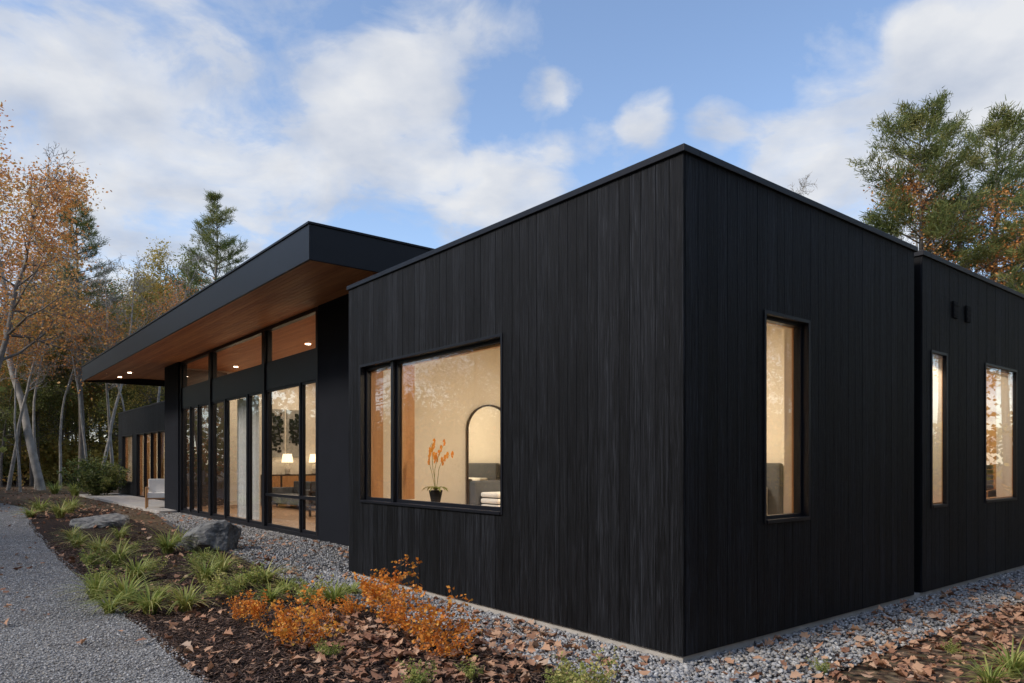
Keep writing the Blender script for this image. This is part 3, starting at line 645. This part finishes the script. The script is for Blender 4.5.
def pine(name,seed,H,r0,base,Lmax,lm=M_pine,pw=.8,dz=(.38,.85),nb_=17,tsp=.22,bw=.014,jit=.07):
    rg=random.Random(seed); S=[];T=[]; z=H*base; p=Vector((0,0,-.1)); n=14; ax=[]
    lx=0;ly=0
    for k in range(n):
        lx+=rg.gauss(0,.05); ly+=rg.gauss(0,.05); q=Vector((lx,ly,H*(k+1)/n)); S.append((*p,*q,r0*(1-k/n)+.02,r0*(1-(k+1)/n)+.02)); ax.append(q); p=q
    def at(z): 
        i=min(n-1,int(z/H*n)); return ax[i]
    while z<H*.985:
        t=(z/H-base)/(1-base); prof=(1-t)**pw*(.5+.5*min(1,t*3)); a0=rg.uniform(0,6.28); nbr=rg.choice([3,4,4,5])
        for j in range(nbr):
            if rg.random()<.18: continue
            a=a0+j*6.28/nbr+rg.uniform(-.35,.35); L=Lmax*prof*rg.uniform(.4,1.3)+.3; up=-.02+.6*t
            d=Vector((math.cos(a),math.sin(a),up)).normalized(); c=at(z); q=Vector((c.x,c.y,z+rg.uniform(-.1,.1))); ns=6; rr=.015+L*.012
            for k in range(ns):
                d=(d+Vector((rg.gauss(0,.09),rg.gauss(0,.09),.06))).normalized(); e_=q+d*L/ns; S.append((*q,*e_,rr*(1-k/ns)+.005,rr*(1-(k+1)/ns)+.005))
                if k>=2:
                    sd=Vector((-d.y,d.x,.1)).normalized()
                    for sgn in (-1,1):
                        tl=L*.26*(1-.5*k/ns)*rg.uniform(.5,1.2)+.1; mdir=(d*.6+sd*sgn).normalized(); e2=e_+mdir*tl; S.append((*e_,*e2,.01,.005))
                        m_=max(1,int(tl/tsp))
                        for w_ in range(m_): T.append((*(e_+mdir*tl*(w_+1)/m_),*mdir))
                    T.append((*e_,*d))
                q=e_
        z+=rg.uniform(*dz)*(H/17)
    T=np.array(T); rn=np.random.default_rng(seed); n2=len(T)*nb_
    C=np.repeat(T[:,:3],nb_,0)+rn.normal(0,jit,(n2,3)); D=np.repeat(T[:,3:],nb_,0)*.8+rn.normal(0,.6,(n2,3))+np.array([0,0,.4]); D/=np.linalg.norm(D,axis=1,keepdims=True)
    W_=np.cross(D,rn.normal(0,1,(n2,3))); W_/=np.linalg.norm(W_,axis=1,keepdims=True); L_=rn.uniform(.14,.34,n2)[:,None]
    V=np.stack([C-W_*bw,C+W_*bw,C+D*L_+W_*.006,C+D*L_-W_*.006],1).reshape(-1,3)
    return combine(name,[(*tubes(S,4),0),(V,np.arange(n2*4).reshape(-1,4),1)],[M_bark,lm])
pA=pine('pineA',1,18,.24,.28,3.8,dz=(.3,.65)); pB=pine('pineB',2,18,.22,.42,3.4,dz=(.3,.7)); pC=pine('pineC',5,18,.26,.2,4.2)
pD=pine('pineD',15,18,.28,.3,4.0,pw=.5,dz=(.34,.7),nb_=26,tsp=.2,bw=.02,jit=.12); pE=pine('pineE',19,18,.28,.3,3.5,pw=.55,dz=(.38,.75),nb_=26,tsp=.2,bw=.02,jit=.12)
dO=decid('decO',3,17,.20,.35,4.2,4,.17,M_orange,M_bark); dY=decid('decY',4,16,.18,.3,4.4,6,.17,M_yellow,M_bark); dG=decid('decG',6,15,.18,.25,4.2,7,.17,M_green,M_bark)
dB=decid('decB',8,17,.16,.4,3.8,0,.1,M_orange,M_barkpale,lv=3)
dB2=decid('decB2',28,17,.13,.55,2.6,1,.17,M_orange,M_barkpale,lv=3)
dO2=decid('decO2',12,19,.20,.42,4.2,4,.18,M_orange,M_barkpale,lean=(-.16,0.0))
def bush(name,seed,n,h,lsize,lm,leaves=6,sp=.6):
    rg=random.Random(seed); S=[];T=[]
    for i in range(n):
        p=Vector((rg.uniform(-.06,.06)*h,rg.uniform(-.06,.06)*h,0)); d=Vector((rg.gauss(0,sp),rg.gauss(0,sp),1)).normalized(); L=h*rg.uniform(.6,1.1)
        for k in range(6):
            d=(d+Vector((rg.gauss(0,.18),rg.gauss(0,.18),rg.gauss(0,.1)))).normalized(); q=p+d*L/6; S.append((*p,*q,.006*h*(1-k/7),.006*h*(1-(k+1)/7)))
            if k>0:
                for _ in range(2):
                    e_=(d+Vector((rg.gauss(0,.7),rg.gauss(0,.7),rg.gauss(0,.4)))).normalized(); w_=q+e_*L*.2*rg.random(); S.append((*q,*w_,.003*h,.002*h)); T.append(w_[:])
            if k>1: T.append(q[:])
            p=q
    rn=np.random.default_rng(seed); T=np.array(T); C=np.repeat(T,leaves,0)+rn.normal(0,.045*h,(len(T)*leaves,3)); C[:,2]=np.abs(C[:,2])
    return combine(name,[(*tubes(S,4),0),(*quads(C,rn.uniform(.6,1.2,len(C))*lsize,rn,asp=.7),1)],[M_bark,lm])
shrubO=[bush('shrubO%d'%i,20+i,12,.55,.045,M_shrubor,4,.5) for i in range(4)]
for i,(px,py,s_) in enumerate([(300,648,.85),(285,640,.5),(385,612,1.0),(372,606,.75),(428,652,.9),(410,638,.65),(447,662,.6),(255,626,.6),(322,630,.5),(240,622,.45),(350,618,.45),(395,628,.6)]):
    x,y=PX(px,py); obj('autumn_shrub',shrubO[i%4],(x,y,0),i*2.1,s_)
shrubG=[bush('shrubG%d'%i,40+i,14,.4,.035,M_grass,4,.5) for i in range(2)]
for i,(px,py,s_) in enumerate([(582,700,.8),(560,690,.4),(600,703,.5),(90,570,.8),(150,575,.7),(215,600,.8),(310,605,.8),(255,590,.8),(130,555,.7),(470,683,.4),(820,675,.3),(950,655,.3),(200,570,.8),(105,590,.8),(330,660,.4),(230,600,.6),(415,690,.5)]):
    x,y=PX(px,py); obj('low_perennial',shrubG[i%2],(x,y,0),i*2.1,s_)
x,y=PX(95,497); obj('evergreen_shrub',bush('everg',55,60,1.7,.11,M_pine,10,.55),(x,y,0))
def boulder(name,px,py,sx,sy,sz_,seed,rz):
    bm=bmesh.new(); bmesh.ops.create_icosphere(bm,subdivisions=5,radius=1); rg=np.random.default_rng(seed)
    pl=rg.normal(0,1,(14,3)); pl/=np.linalg.norm(pl,axis=1,keepdims=True); dd=rg.uniform(.55,.9,14)
    for v in bm.verts:
        n_=np.array(v.co[:]); n_/=np.linalg.norm(n_); dt=pl@n_; r_=1.05
        for a,c in zip(dt,dd):
            if a>.1: r_=min(r_,c/a)
        r_*=1+.05*mnoise.fractal(v.co*2.2,1,2,5)+.02*mnoise.noise(v.co*9)
        v.co=Vector(n_*r_)
    me=bpy.data.meshes.new(name); bm.to_mesh(me); bm.free(); me.materials.append(M_boulder)
    x,y=PX(px,py); o=obj(name,me,(x,y,sz_*.4),rz,(sx,sy,sz_)); return o
boulder('boulder',211,551,.62,.36,.46,3,.1); boulder('boulder',100,527,.62,.4,.27,9,.2); boulder('boulder',175,548,.2,.15,.08,5,0); boulder('boulder',123,520,.3,.25,.12,8,2)
def tree(name,me,px,depth,Hh,base,rz=0):
    x=(px-512)/F*depth; s_=Hh/base; obj(name,me,(x,depth,0),rz,s_)
def topH(py,depth): return EYE+(HY-py)*depth/F
tree('maple_tree',dO2,42,41,topH(75,41),19.5,0)
tree('maple_tree',dO,-18,34,topH(100,34),18,1)
tree('pine_tree',pB,80,44,topH(205,44),18,0)
tree('pine_tree',pA,217,52,topH(198,52),18,1)
tree('yellow_birch_tree',dY,142,50,topH(240,50),17,1)
tree('maple_tree',dO,118,56,topH(250,56),18,3)
tree('pine_tree',pD,922,38,topH(106,38),18,2)
tree('pine_tree',pE,988,42,topH(118,42),18,4)
tree('maple_tree',dO,1035,36,topH(130,36),18,2)
tree('bare_tree',dB,965,44,topH(155,44),18,2)
tree('bare_tree',dB,835,62,topH(160,62),18,1)
tree('pine_tree',pE,1055,34,topH(110,34),18,4)
rg=random.Random(41)
for i,px in enumerate([100,20,128,8,60,88,112,150,36]):
    d=rg.uniform(37,44); tree('bare_tree',(dB,dB2,dB2)[i%3],px,d,topH(rg.uniform(230,300),d),18,i*1.7)
forest=bpy.data.objects.new('distant_forest',None); SC.collection.objects.link(forest)
rg=random.Random(99)
kinds=[(pA,18),(pB,18),(pC,18),(dO,18),(dY,17),(dG,16),(dG,16),(dB,18),(dY,17),(dB,18)]
kr=[(pA,18),(pB,18),(pD,18),(dY,17),(dG,16),(dB,18)]
def put(x,y,hmin,hmax,ks=kinds):
    me,bh=rg.choice(ks); s_=rg.uniform(hmin,hmax)/bh; o=obj('forest_tree',me,(x,y,0),rg.uniform(0,6.28),(s_,s_,s_*rg.uniform(.9,1.1)),forest)
for i in range(110):
    d=rg.uniform(46,95); px=rg.uniform(-160,215); put((px-512)/F*d,d,(.21*d),min(20,.29*d))
for i in range(45):
    d=rg.uniform(48,90); px=rg.uniform(895,1250); put((px-512)/F*d,d,9+.06*d,.27*d,kr)
def ringpos():
    a=rg.uniform(math.pi*.6,math.pi*2.3); R=rg.uniform(26,58); return -2+R*math.cos(a),8+R*math.sin(a)
def inview(x,y):
    u,v=W2L(x,y)
    return (y>10 and abs(x)<y*.9) or (-3<u<14 and 0<v<22)
for i in range(190):
    x,y=ringpos()
    if inview(x,y): continue
    put(x,y,12,20)
ub=[(bush('underA',71,26,2.2,.16,M_green,6,.5),2.2),(bush('underB',72,26,2.2,.16,M_yellow,5,.5),2.2),(bush('underC',73,26,2.2,.15,M_orange,4,.5),2.2)]
for i in range(110):
    d=rg.uniform(48,80); px=rg.uniform(-120,200); put((px-512)/F*d,d,1.2,4.2,[ub[0],ub[0],ub[1],ub[0],ub[1],ub[2]] if d>55 else [ub[0],ub[1],ub[1]])
for i in range(190):
    x,y=ringpos()
    if inview(x,y): continue
    put(x,y,3,6,ub)
# ---------------- sky
wd=bpy.data.worlds.new("World"); SC.world=wd; wd.use_nodes=True; nt=wd.node_tree; nt.nodes.clear()
out=N(nt,'ShaderNodeOutputWorld'); bg=N(nt,'ShaderNodeBackground'); bg.inputs['Strength'].default_value=0.15
sky=N(nt,'ShaderNodeTexSky'); sky.sky_type='NISHITA'; sky.sun_disc=False; 
SD=Vector((-.80,-.45,.0)).normalized(); EL=math.radians(38); sky.sun_elevation=EL; sky.sun_rotation=math.atan2(SD.x,SD.y); sky.air_density=1.0; sky.dust_density=0.6; sky.ozone_density=1.6
tc=N(nt,'ShaderNodeTexCoord'); sp=N(nt,'ShaderNodeSeparateXYZ'); nt.links.new(tc.outputs['Generated'],sp.inputs[0])
mz=N(nt,'ShaderNodeMath',operation='MAXIMUM'); mz.inputs[1].default_value=0.0; nt.links.new(sp.outputs[2],mz.inputs[0])
az=N(nt,'ShaderNodeMath',operation='ADD'); az.inputs[1].default_value=0.25; nt.links.new(mz.outputs[0],az.inputs[0])
dv=[]
for i in (0,1):
    q=N(nt,'ShaderNodeMath',operation='DIVIDE'); nt.links.new(sp.outputs[i],q.inputs[0]); nt.links.new(az.outputs[0],q.inputs[1]); dv.append(q)
cb=N(nt,'ShaderNodeCombineXYZ'); nt.links.new(dv[0].outputs[0],cb.inputs[0]); nt.links.new(dv[1].outputs[0],cb.inputs[1])
n1=N(nt,'ShaderNodeTexNoise'); n1.inputs['Scale'].default_value=4.2; n1.inputs['Detail'].default_value=10; n1.inputs['Roughness'].default_value=.58; n1.inputs['Distortion'].default_value=.35
nt.links.new(cb.outputs[0],n1.inputs['Vector'])
acc=n1.outputs['Fac']
nv=N(nt,'ShaderNodeVectorMath',operation='NORMALIZE'); nt.links.new(tc.outputs['Generated'],nv.inputs[0])
def blob(px,py,rad,amt):
    global acc
    d=Vector(((px-512)/F,1,(HY-py)/F)).normalized(); dt=N(nt,'ShaderNodeVectorMath',operation='DOT_PRODUCT'); dt.inputs[1].default_value=d; nt.links.new(nv.outputs[0],dt.inputs[0])
    mr=N(nt,'ShaderNodeMapRange',interpolation_type='SMOOTHSTEP'); mr.inputs[1].default_value=math.cos(math.radians(rad)); mr.inputs[2].default_value=1; mr.inputs[3].default_value=0; mr.inputs[4].default_value=amt
    nt.links.new(dt.outputs['Value'],mr.inputs[0]); ad=N(nt,'ShaderNodeMath',operation='ADD'); nt.links.new(acc,ad.inputs[0]); nt.links.new(mr.outputs[0],ad.inputs[1]); acc=ad.outputs[0]
for q in [(80,270,16,.17),(20,90,9,.13),(150,60,7,.10),(290,110,8,.12),(430,50,6,.10),(400,120,8,.17),(340,180,6,.06),(520,185,5,.2),(470,180,4,.08),(545,96,2.4,.18),(565,88,2,.13),(645,118,2.6,.20),(715,122,2.6,.16),(750,150,3,.12),(900,160,11,.16),(820,150,5,.10),(990,100,8,.14),(1000,40,6,.08),(915,30,2.4,.2),(620,30,9,-.12),(800,40,9,-.12),(600,210,6,-.08)]: blob(*q)
cm=ramp(nt,[(0.47,(0,0,0)),(0.56,(.34,.34,.34)),(0.64,(.78,.78,.78)),(0.76,(.97,.97,.97))]); nt.links.new(acc,cm.inputs['Fac'])
n2=N(nt,'ShaderNodeTexNoise'); n2.inputs['Scale'].default_value=4.5; n2.inputs['Detail'].default_value=6; nt.links.new(cb.outputs[0],n2.inputs['Vector'])
cc=ramp(nt,[(0.32,(3.4,3.8,4.6)),(0.62,(5.4,5.5,5.7))]); nt.links.new(n2.outputs['Fac'],cc.inputs['Fac'])
sm=N(nt,'ShaderNodeMix',data_type='RGBA',blend_type='MULTIPLY'); sm.inputs[0].default_value=1; sm.inputs[7].default_value=(1.6,1.55,1.55,1); nt.links.new(sky.outputs[0],sm.inputs[6])
mx=N(nt,'ShaderNodeMix',data_type='RGBA'); nt.links.new(cm.outputs['Color'],mx.inputs[0]); nt.links.new(sm.outputs[2],mx.inputs[6]); nt.links.new(cc.outputs['Color'],mx.inputs[7])
nt.links.new(mx.outputs[2],bg.inputs['Color']); nt.links.new(bg.outputs[0],out.inputs[0])
sl=bpy.data.lights.new('sun','SUN'); sl.energy=2.8; sl.angle=math.radians(12); sl.color=(1,.92,.82); so=bpy.data.objects.new('sun',sl); SC.collection.objects.link(so)
dirv=-(Vector((SD.x*math.cos(EL),SD.y*math.cos(EL),math.sin(EL)))); so.rotation_euler=dirv.to_track_quat('-Z','Y').to_euler()
cam=bpy.data.cameras.new('camera'); co=bpy.data.objects.new('camera',cam); SC.collection.objects.link(co); co.location=(0,0,EYE); co.rotation_euler=(math.radians(90),0,0)
cam.sensor_width=36; cam.lens=36*F/1024; cam.shift_y=(HY-341.5)/1024; cam.clip_end=2000; cam.clip_start=.05
SC.camera=co
SC.view_settings.view_transform='Standard'; SC.view_settings.look='None'; SC.view_settings.exposure=0
